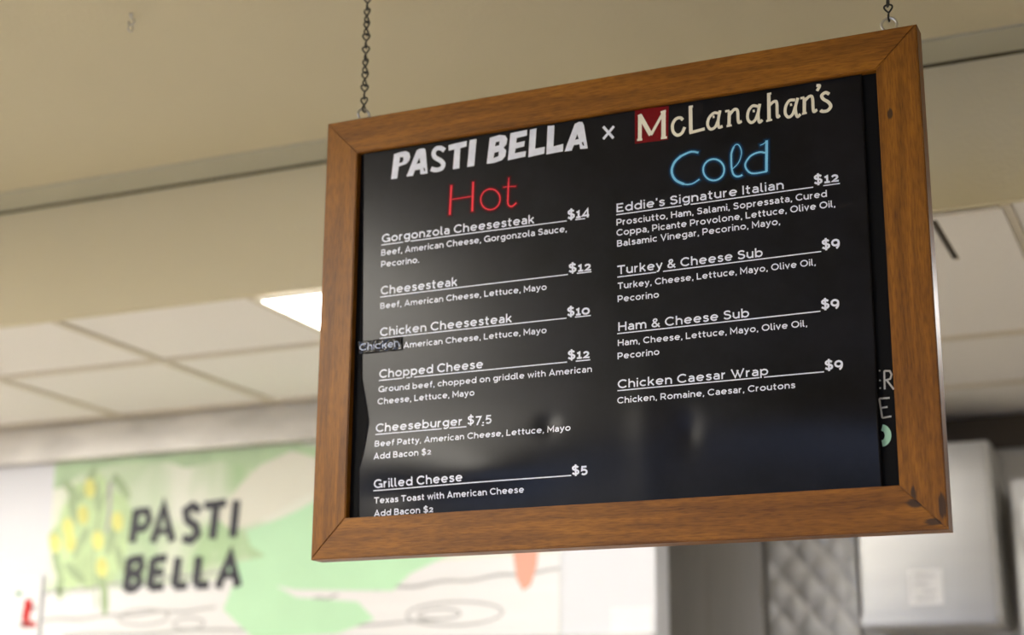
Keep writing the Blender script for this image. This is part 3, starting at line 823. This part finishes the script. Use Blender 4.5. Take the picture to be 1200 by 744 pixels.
b = BM()
for pts, w0, w1 in CHALK_STROKES:
    ribbon(b, pts, w0, w1, on_slate)
obj('chalk_lettering', b, M['chalk'], chalkboard)['label'] = 'grey chalk letters ER and E showing past the paper edge'
b = BM()
for pts, w0, w1 in MINT_STROKES:
    ribbon(b, pts, w0, w1, on_slate)
obj('chalk_ring', b, M['mint'], chalkboard)['label'] = 'mint green chalk half ring showing past the paper edge'


# the sheet of paper, slightly wavy
def warp(x, z):
    def g2(cx, cz, sx, sz, amp):
        return amp * math.exp(-((x - cx) / sx) ** 2 - ((z - cz) / sz) ** 2)
    y = 0.0009 * math.sin(9 * x + 2.5 * z) * math.sin(7 * z + 1.0)
    y += g2(-1.07, 1.985, 0.075, 0.030, -0.0030)
    y += g2(-0.965, 2.055, 0.018, 0.016, 0.0016)
    y += g2(-0.735, 2.030, 0.020, 0.030, 0.0026)
    y += g2(-0.80, 2.01, 0.030, 0.10, -0.0018)
    y += g2(-1.24, 1.965, 0.05, 0.022, 0.0016)
    y -= (0.0042 + 0.0018 * math.sin(11 * x + 1.0)) * math.exp(-((z - 2.025 - 0.02 * math.sin(7 * x)) / 0.055) ** 2)
    return y


def on_sheet(x, z, lift=0.0005):
    return (x, SHY + warp(x, z) - lift, z)


LEFT_EDGE = [(1.921, -1.3015), (1.936, -1.3026), (2.006, -1.3030), (2.030, -1.2965), (2.050, -1.2930), (2.085, -1.2885), (2.110, -1.2935), (2.16, -1.3050), (2.35, -1.3100), (2.555, -1.3156), (2.57, -1.316)]
ZB, ZT = 1.9215, 2.567


def left_edge(z):
    for (z0, x0), (z1, x1) in zip(LEFT_EDGE, LEFT_EDGE[1:]):
        if z <= z1:
            return x0 + (x1 - x0) * max(0, (z - z0)) / (z1 - z0)
    return LEFT_EDGE[-1][1]


b = BM()
NX, NZ = 220, 160
grid = []
for j in range(NZ + 1):
    z = ZB + (ZT - ZB) * j / NZ
    xl, xr = left_edge(z), -0.4480 + (z - 1.94) * 0.0030
    row = []
    for i in range(NX + 1):
        x = xl + (xr - xl) * i / NX
        row.append(b.verts.new((x, SHY + warp(x, z), z)))
    grid.append(row)
for j in range(NZ):
    for i in range(NX):
        b.faces.new((grid[j][i], grid[j][i + 1], grid[j + 1][i + 1], grid[j + 1][i]))
sheet = obj('menu_sheet', b, sheet_material(), board, smooth=True)
sheet['label'] = 'glossy black printed paper menu with white lettering'
sol = sheet.modifiers.new('paper', 'SOLIDIFY')
sol.thickness = 0.0004
sol.offset = 0


def clipped(bm, z):
    """Cut printing off at the lower edge of the paper."""
    geom = list(bm.verts) + list(bm.edges) + list(bm.faces)
    bmesh.ops.bisect_plane(bm, geom=geom, plane_co=(0, 0, z), plane_no=(0, 0, -1), clear_outer=True)


spans_by_line = []
for kind, text, p0, p1, cap in LINES:
    b = BM()
    wgt = {'t': 0.168, 'p': 0.215, 'd': 0.175}[kind]
    sp = lettering(b, text, p0, p1, cap, wgt, on_sheet)
    spans_by_line.append((p0, p1, cap, sp))
    clipped(b, ZB + 0.002)
    obj({'t': 'dish_name', 'p': 'dish_price', 'd': 'dish_description'}[kind], b, M['print_white'], sheet)
for (p0, p1) in UNDERLINES:
    gaps = []
    for q0, q1, cap, sp in spans_by_line:
        for ch, a, c in sp:
            if a < p0[0] - 0.01 or c > p1[0] + 0.06:
                continue
            zu = p0[1] + (p1[1] - p0[1]) * (a - p0[0]) / (p1[0] - p0[0])
            zb = q0[1] + (q1[1] - q0[1]) * (a - q0[0]) / (q1[0] - q0[0])
            if not (0 <= zb - zu < 0.0062):
                continue
            if ch in 'gpy$7,':
                gaps.append((a - 0.001 if ch != 'y' else a, c + 0.001 if ch != 'p' else a + 0.006))
    b = BM()
    x = p0[0]
    cuts = sorted(gaps) + [(p1[0], p1[0])]
    for a, c in cuts:
        if a > x:
            n = max(2, int((a - x) / 0.008))
            pts = [(x + (a - x) * i / n, p0[1] + (p1[1] - p0[1]) * (x + (a - x) * i / n - p0[0]) / (p1[0] - p0[0])) for i in range(n + 1)]
            ribbon(b, pts, 0.0018, 0.0018, on_sheet)
        x = max(x, c)
    obj('underline', b, M['print_white'], sheet)


def refine(o_pts):
    return curve_pts(o_pts, 6)


b = BM()
for outline, holes in HEAD_POLYS:
    poly(b, outline, holes, on_sheet)
ribbon(b, refine(HEAD_STROKES[0][0]), HEAD_STROKES[0][1], HEAD_STROKES[0][2], on_sheet)
obj('heading_lettering', b, M['print_rough_white'], sheet)['label'] = 'white brush block heading PASTI BELLA'
b = BM()
for pts, w0, w1 in HEAD_STROKES[1:]:
    ribbon(b, pts, w0, w1, on_sheet)
obj('cross_mark', b, M['print_rough_white'], sheet)
b = BM()
poly(b, LOGO_SQUARE, [], on_sheet)
obj('logo_square', b, M['print_red'], sheet)['label'] = 'dark red square behind the letter M'
b = BM()
for pts, w0, w1 in LOGO_STROKES:
    ribbon(b, refine(pts), w0 * 1.2, w1 * 1.2, lambda x, z: on_sheet(x, z, 0.0009))
obj('logo_lettering', b, M['print_cream'], sheet)['label'] = 'cream hand drawn serif store name'


def neon(strokes, names, key, label):
    """Printed outline lettering with its printed coloured halo, one mesh."""
    b = BM()
    for lay, extra in enumerate((0.0085, 0.0042, 0.0)):
        for pts, w0, w1 in strokes:
            q = refine(pts) if len(pts) < 20 else pts
            if extra and not (q[0] == q[-1]):
                d0 = (Vector(q[0]) - Vector(q[1])).normalized() * extra * 0.45
                d1 = (Vector(q[-1]) - Vector(q[-2])).normalized() * extra * 0.45
                q = [(q[0][0] + d0.x, q[0][1] + d0.y)] + list(q) + [(q[-1][0] + d1.x, q[-1][1] + d1.y)]
            ribbon(b, q, w0 + extra, w1 + extra, lambda x, z, l=lay: on_sheet(x, z, 0.0004 + 0.0002 * l), lay)
    obj(names, b, [M[key + '0'], M[key + '1'], M[key + '2']], sheet)['label'] = label


neon(HOT_STROKES, 'hot_lettering', 'hot', 'thin red outlined word Hot')
neon(COLD_STROKES, 'cold_lettering', 'cold', 'thin light blue outlined word Cold')

# crinkled label stuck over one word
b = BM()
q00, q10, q11, q01 = [Vector((p[0], p[1])) for p in (LABEL_QUAD[3], LABEL_QUAD[2], LABEL_QUAD[1], LABEL_QUAD[0])]
NU, NV = 40, 14


def label_pt(u, v, lift=0.0):
    p = (q00 * (1 - u) + q10 * u) * (1 - v) + (q01 * (1 - u) + q11 * u) * v
    y = SHY - 0.0024 - lift
    y += 0.0009 * math.sin(17 * u + 3 * v) * math.cos(5 * v + 4 * u) + 0.0007 * math.sin(31 * u - 9 * v)
    y -= 0.0030 * math.exp(-((u - 0.42) / 0.05) ** 2 - ((v - 0.6) / 0.35) ** 2) + 0.0034 * math.exp(-((u - 0.86) / 0.06) ** 2 - ((v - 0.65) / 0.4) ** 2)
    return (p.x, y, p.y)


gr = [[b.verts.new(label_pt(i / NU, j / NV)) for i in range(NU + 1)] for j in range(NV + 1)]
for j in range(NV):
    for i in range(NU):
        b.faces.new((gr[j][i], gr[j][i + 1], gr[j + 1][i + 1], gr[j + 1][i]))
label = obj('correction_label', b, M['label_black'], board, smooth=True)
label['label'] = 'small shiny crinkled black label reading Chicken'
sol = label.modifiers.new('tape', 'SOLIDIFY')
sol.thickness = 0.0003


def on_label(x, z):
    du = q10 - q00
    dv = q01 - q00
    p = Vector((x, z)) - q00
    det = du.x * dv.y - du.y * dv.x
    u = (p.x * dv.y - p.y * dv.x) / det
    v = (du.x * p.y - du.y * p.x) / det
    return (x, label_pt(u, v, 0.0010)[1], z)


b = BM()
lettering(b, 'Chicken', LABEL_TEXT[0], LABEL_TEXT[1], 0.0128, 0.13, on_label)
obj('label_lettering', b, M['label_text'], label)


# screw eyes in the top rail, and the chains
def screw_eye(x, tilt, R):
    b = BM()
    zc = FZ1 + 0.004 + R
    y = FY + FT * 0.5
    pts = []
    for k in range(25):
        a = math.radians(-100 + 325 * k / 24)
        pts.append((x + R * math.cos(a) * math.cos(tilt), y + R * math.cos(a) * math.sin(tilt), zc + R * math.sin(a)))
    tube(b, pts, 0.0022)
    tube(b, [(x, y, FZ1 - 0.012), (x, y, FZ1 + 0.006)], 0.0021)
    o = obj('screw_eye', b, M['zinc'], board, smooth=True)
    return zc + R


eye_l = screw_eye(-1.322, 0.9, 0.0105)
eye_r = screw_eye(-0.402, 0.15, 0.0115)


def link_bm(L, wr, rad):
    """One figure-eight link of jack chain: two loops at right angles."""
    b = BM()
    h = L / 2
    pts = []
    n = 40
    for i in range(n):
        a = 2 * math.pi * i / n
        zz = (h + 0.0012) * math.sin(a)
        lat = wr * math.sin(2 * a) * 1.25
        if zz >= 0:
            pts.append((lat, 0.0006 * math.cos(a), zz))
        else:
            pts.append((0.0006 * math.cos(a), lat, zz))
    tube(b, pts, rad, 6, closed=True)
    return b


def chain(x, z0, label):
    y = FY + FT * 0.5
    t = thing('hanging_chain', label, 'chain', (x, y, CZ), 'chains that carry the menu board')
    L = 0.0245
    z = z0 - 0.0035
    first = None
    k = 0
    while z + L / 2 < CZ - 0.012:
        if first is None:
            b = link_bm(L, 0.0050, 0.0015)
            for v in b.verts:
                v.co += Vector((x, y, z + L / 2))
            first = obj('chain_link', b, M['black_iron'], t, smooth=True)
            base = z
        else:
            c = first.copy()
            COL.objects.link(c)
            c.parent = t
            c.matrix_parent_inverse = first.matrix_parent_inverse.copy()
            Tm = Matrix.Translation((0, 0, z - base)) @ Matrix.Translation((x, y, 0)) @ Matrix.Rotation(0.35 * math.sin(1.7 * k), 4, 'Z') @ Matrix.Translation((-x, -y, 0))
            c.matrix_basis = Tm
        z += L
        k += 1
    b = BM()
    tube(b, [(x, y, CZ + 0.005), (x, y, CZ - 0.008)], 0.0022)
    top = z + 0.002
    r = max(0.006, (CZ - 0.006 - (top - 0.004)) / 2)
    tube(b, [(x + r * math.sin(a), y, CZ - 0.006 - r + r * math.cos(a)) for a in [math.radians(v) for v in range(0, 300, 20)]], 0.0018)
    obj('chain_hook', b, M['zinc'], t, smooth=True)


chain(-1.322, eye_l, 'black twisted link chain holding up the left end of the menu board')
chain(-0.402, eye_r, 'black twisted link chain holding up the right end of the menu board')

# ------------------------------------------------------------------ banner on the kitchen wall
BX0, BX1, BZ0, BZ1 = -3.690, -1.808, 1.897, 2.519
BY = WY - 0.004


def banner_material():
    mt, nt, bs = new_mat('banner_vinyl')
    N, L = nt.nodes, nt.links
    tc = N.new('ShaderNodeTexCoord')
    n1 = N.new('ShaderNodeTexNoise')
    n1.inputs['Scale'].default_value = 2.6
    n1.inputs['Detail'].default_value = 3
    n1.inputs['Distortion'].default_value = 0.8
    L.new(tc.outputs['Object'], n1.inputs['Vector'])
    r = N.new('ShaderNodeValToRGB')
    r.color_ramp.elements[0].position = 0.40
    r.color_ramp.elements[0].color = (0.42, 0.60, 0.33, 1)
    r.color_ramp.elements[1].position = 0.58
    r.color_ramp.elements[1].color = (0.76, 0.78, 0.67, 1)
    L.new(n1.outputs['Fac'], r.inputs[0])
    L.new(r.outputs[0], bs.inputs['Base Color'])
    bs.inputs['Roughness'].default_value = 0.5
    return mt


M['banner'] = banner_material()
M['splash'] = plain('splash', (0.50, 0.78, 0.50), 0.5, var=0.12, scale=4)
M['wash'] = plain('wash', (0.46, 0.62, 0.38), 0.5, var=0.4, scale=7)
M['plank'] = plain('plank', (0.78, 0.77, 0.76), 0.5, var=0.06, scale=3, stretch=(1, 1, 12))
M['plank_line'] = plain('plank_line', (0.42, 0.42, 0.41), 0.5, var=0.3, scale=8)
M['olive'] = plain('olive', (0.70, 0.70, 0.22), 0.5, var=0.25, scale=14)
M['leaf'] = plain('leaf', (0.36, 0.47, 0.26), 0.5, var=0.3, scale=12)
M['haze_green'] = plain('haze_green', (0.52, 0.68, 0.36), 0.5, var=0.35, scale=11)
M['carrot'] = plain('carrot', (0.74, 0.36, 0.26), 0.5, var=0.1)
M['banner_ink'] = plain('banner_ink', (0.02, 0.02, 0.03), 0.5, var=0.2)
M['cream_patch'] = plain('cream_patch', (0.74, 0.73, 0.62), 0.5, var=0.05)

banner = thing('wall_banner', 'green and white banner with olives and black PASTI BELLA lettering on the kitchen wall', 'banner', ((BX0 + BX1) / 2, WY, BZ0))
b = BM(); box(b, BX0, BX1, BY, WY - 0.0002, BZ0, BZ1); sheet_b = obj('banner_sheet', b, M['banner'], banner)


def lay(k):
    return lambda x, z: (x, BY - 0.0006 * k, z)


def blob(cx, cz, rx, rz, n=18, wob=0.0, rot=0.0):
    out = []
    for i in range(n):
        a = 2 * math.pi * i / n
        k = 1 + wob * (random.random() - 0.5)
        x, z = rx * k * math.cos(a), rz * k * math.sin(a)
        out.append((cx + x * math.cos(rot) - z * math.sin(rot), cz + x * math.sin(rot) + z * math.cos(rot)))
    return out


b = BM(); poly(b, [(BX0, BZ0), (BX1, BZ0), (BX1, 2.135), (-2.3, 2.12), (-2.9, 2.10), (BX0, 2.075)], [], lay(1)); obj('plank_print', b, M['plank'], banner)
b = BM()
for (z0, z1, xa, xb) in ((2.075, 2.125, BX0, -2.95), (2.045, 2.083, -2.42, BX1), (1.985, 2.005, BX0, -3.0), (2.01, 2.03, -2.78, -2.55), (1.93, 1.945, -3.6, -2.2)):
    n = 16
    ribbon(b, [(xa + (xb - xa) * i / n, z0 + (z1 - z0) * i / n + 0.004 * math.sin(i * 1.3)) for i in range(n + 1)], 0.011, 0.008, lay(2))
for (cx, cz, rx, rz) in ((-3.28, 1.985, 0.10, 0.025), (-2.15, 1.965, 0.16, 0.035), (-3.1, 1.96, 0.06, 0.018), (-2.2, 1.965, 0.07, 0.015)):
    q = blob(cx, cz, rx, rz); ribbon(b, q + [q[0]], 0.007, 0.007, lay(2))
obj('plank_grain', b, M['plank_line'], banner)
b = BM(); poly(b, [(-2.90, 2.25), (-2.78, 2.28), (-2.72, 2.30), (-2.64, 2.335), (-2.45, 2.44), (-2.20, 2.40), (-2.05, 2.25), (-2.12, 2.16), (-2.30, 2.09), (-2.36, 2.04), (-2.70, 2.055), (-2.78, 2.07), (-2.70, 2.03), (-2.48, 2.01), (-2.42, 1.955), (-2.55, 1.915), (-2.85, 1.905), (-2.97, 2.00), (-2.93, 2.10), (-2.98, 2.14), (-2.82, 2.165), (-2.88, 2.20)], [], lay(3)); obj('splash_print', b, M['splash'], banner)
b = BM()
poly(b, [(BX0, BZ1), (-2.9, BZ1), (-2.72, BZ1), (-2.60, 2.50), (-2.66, 2.40), (-2.80, 2.42), (-3.0, 2.485), (-3.15, 2.47), (-3.22, 2.495), (-3.4, 2.50), (-3.58, 2.485), (-3.63, 2.44), (BX0, 2.43)], [], lay(1))
obj('wash_print', b, M['wash'], banner)
b = BM(); poly(b, [(-2.86, 2.46), (-2.74, 2.50), (-2.62, 2.46), (-2.66, 2.36), (-2.80, 2.30), (-2.95, 2.25), (-3.02, 2.30), (-2.93, 2.40)], [], lay(2)); obj('cream_print', b, M['cream_patch'], banner)
b = BM(); poly(b, blob(-3.53, 2.27, 0.155, 0.20, n=22, wob=0.35), [], lay(1)); obj('foliage_print', b, M['haze_green'], banner)
b = BM()
for (cx, cz, rot) in ((-3.60, 2.36, .3), (-3.50, 2.39, .2), (-3.43, 2.25, -.2), (-3.655, 2.19, .3), (-3.57, 2.14, .9), (-3.63, 2.11, .1), (-3.40, 2.42, .7), (-3.54, 2.45, -.4), (-3.46, 2.13, .15), (-3.44, 2.05, .1), (-3.61, 2.42, .8), (-3.555, 2.24, -.5), (-3.39, 2.18, .4)):
    poly(b, blob(cx, cz, 0.016, 0.058, wob=0.15, rot=rot), [], lay(2))
ribbon(b, curve_pts([(-3.43, 2.47), (-3.48, 2.36), (-3.50, 2.22), (-3.47, 2.02)]), 0.012, 0.007, lay(2))
obj('leaf_print', b, M['leaf'], banner)
b = BM(); ribbon(b, curve_pts([(-3.455, 2.44), (-3.447, 2.36), (-3.452, 2.27)]), 0.020, 0.012, lay(2)); obj('twig_print', b, M['plank_line'], banner)
b = BM()
for (cx, cz) in ((-3.555, 2.335), (-3.615, 2.295), (-3.41, 2.305), (-3.485, 2.245), (-3.46, 2.155), (-3.665, 2.245), (-3.535, 2.425), (-3.60, 2.245)):
    poly(b, blob(cx, cz, 0.024, 0.035, rot=0.3), [], lay(3))
obj('olive_print', b, M['olive'], banner)
b = BM(); poly(b, [(-1.965, 2.20), (-1.875, 2.205), (-1.880, 2.10), (-1.90, 2.04), (-1.925, 2.025), (-1.945, 2.06), (-1.955, 2.12)], [], lay(3)); obj('carrot_print', b, M['carrot'], banner)
b = BM()
for pts, w0, w1 in BANNER_STROKES:
    ribbon(b, pts, w0 * 1.25, w1 * 1.25, lay(5))
obj('banner_lettering', b, M['banner_ink'], banner)['label'] = 'black block lettering PASTI BELLA in two rows'

# ------------------------------------------------------------------ paper notices
t = thing('notice_card', 'white card with a small red figure at the lower left edge of the banner', 'notice', (-3.77, WY - 0.008, 1.893))
b = BM(); box(b, -3.850, -3.700, WY - 0.010, WY - 0.007, 1.893, 2.137, bevel=0.0015); obj('card', b, M['white_paper'], t)
c3 = lambda x, z: (x, WY - 0.0106, z)
b = BM(); ribbon(b, [(-3.752, 2.058), (-3.760, 1.985)], 0.034, 0.032, c3); ribbon(b, [(-3.768, 1.975), (-3.712, 1.972)], 0.024, 0.018, c3); obj('red_figure', b, M['red_print'], t)
for (x, z) in ((-3.730, 2.028), (-3.772, 1.972), (-3.745, 1.972)):
    b = BM()
    poly(b, blob(x, z, 0.010, 0.008), [], lambda x, z: (x, WY - 0.0110, z))
    obj('black_mark', b, M['black_ink'], t)
b = BM(); poly(b, blob(-3.797, 2.078, 0.016, 0.009), [], c3); obj('green_leaf', b, M['green_print'], t)
b = BM(); box(b, -1.652, -1.527, WY - 0.003, WY - 0.0003, 1.894, 1.968)
tag(obj('paper_note', b, M['white_paper']), 'small blank white paper note at the right end of the white kitchen wall', 'note')

# ------------------------------------------------------------------ stainless equipment on the far wall
b = BM()
for k in range(2):
    xa = -1.845 + k * 0.192
    box(b, xa, xa + 0.190, 5.36, 5.4499, 0.9, 2.53, bevel=0.006)
tag(obj('steel_column', b, M['dark_steel']), 'dark grey stainless steel column right of the white wall', 'column')

b = BM()
x0, x1, z0, z1 = -1.452, -1.150, 0.9, 2.53
nx, nz = 60, 320
d = 0.105
gr = []
for j in range(nz + 1):
    z = z0 + (z1 - z0) * j / nz
    row = []
    for i in range(nx + 1):
        x = x0 + (x1 - x0) * i / nx
        h = abs(math.sin(math.pi * (x + z * 0.8) / d)) * abs(math.sin(math.pi * (x - z * 0.8) / d))
        row.append(b.verts.new((x, 5.42 - 0.007 * h ** 0.6, z)))
    gr.append(row)
for j in range(nz):
    for i in range(nx):
        b.faces.new((gr[j][i], gr[j][i + 1], gr[j + 1][i + 1], gr[j + 1][i]))
q = tag(obj('quilted_panel', b, M['steel'], smooth=True), 'diamond quilted stainless steel wall panel below the menu board', 'wall panel')
so = q.modifiers.new('sheet_metal', 'SOLIDIFY'); so.thickness = 0.003; so.offset = -1

t = thing('steel_cabinet', 'bright stainless steel cabinet with a small white sticker below the menu board corner', 'cabinet', (-0.868, 5.27, 1.947))
b = BM(); box(b, -1.078, -0.660, 5.125, 5.4495, 1.947, 2.512, bevel=0.006); obj('cabinet_body', b, M['steel'], t)
b = BM(); box(b, -1.070, -0.668, 5.108, 5.1245, 1.985, 2.506, bevel=0.004); dr = obj('cabinet_door', b, M['bright_steel'], t)
b = BM(); box(b, -1.074, -0.664, 5.075, 5.1245, 1.950, 1.982, bevel=0.006); obj('drip_lip', b, M['bright_steel'], t)
b = BM(); box(b, -0.925, -0.825, 5.1062, 5.1078, 2.012, 2.118); stk = obj('sticker', b, M['white_paper'], dr)
b = BM()
for (z, xa, xb) in ((2.098, -0.905, -0.845), (2.075, -0.905, -0.865), (2.052, -0.885, -0.845), (2.030, -0.905, -0.845)):
    ribbon(b, [(xa, z), (xb, z)], 0.007, 0.007, lambda x, z: (x, 5.1056, z))
obj('sticker_print', b, M['grey_print'], dr)

b = BM(); box(b, -0.615, 0.6, 5.22, 5.4495, 1.2, 2.40, bevel=0.008)
tag(obj('steel_backsplash', b, M['steel']), 'grey stainless steel panel at the right edge beside the bright cabinet', 'panel')
t = thing('paper_roll', 'white paper roll mounted on the grey steel panel at the right edge', 'paper roll', (-0.53, 5.15, 2.27))
b = BM()
R0, R1 = 0.062, 0.018
n = 28
rings = [[b.verts.new((xx, 5.150 + r * math.cos(2 * math.pi * k / n), 2.27 + r * math.sin(2 * math.pi * k / n))) for k in range(n)] for xx, r in ((-0.575, R1), (-0.575, R0), (-0.35, R0), (-0.35, R1))]
for i in range(4):
    A, B_ = rings[i], rings[(i + 1) % 4]
    for k in range(n):
        b.faces.new((A[k], A[(k + 1) % n], B_[(k + 1) % n], B_[k]))
obj('roll', b, M['white_paper'], t)
b = BM(); tube(b, [(-0.585, 5.2195, 2.27), (-0.585, 5.150, 2.27), (-0.34, 5.150, 2.27), (-0.34, 5.2195, 2.27)], 0.006); obj('roll_holder', b, M['zinc'], t, smooth=True)

bpy.context.view_layer.update()
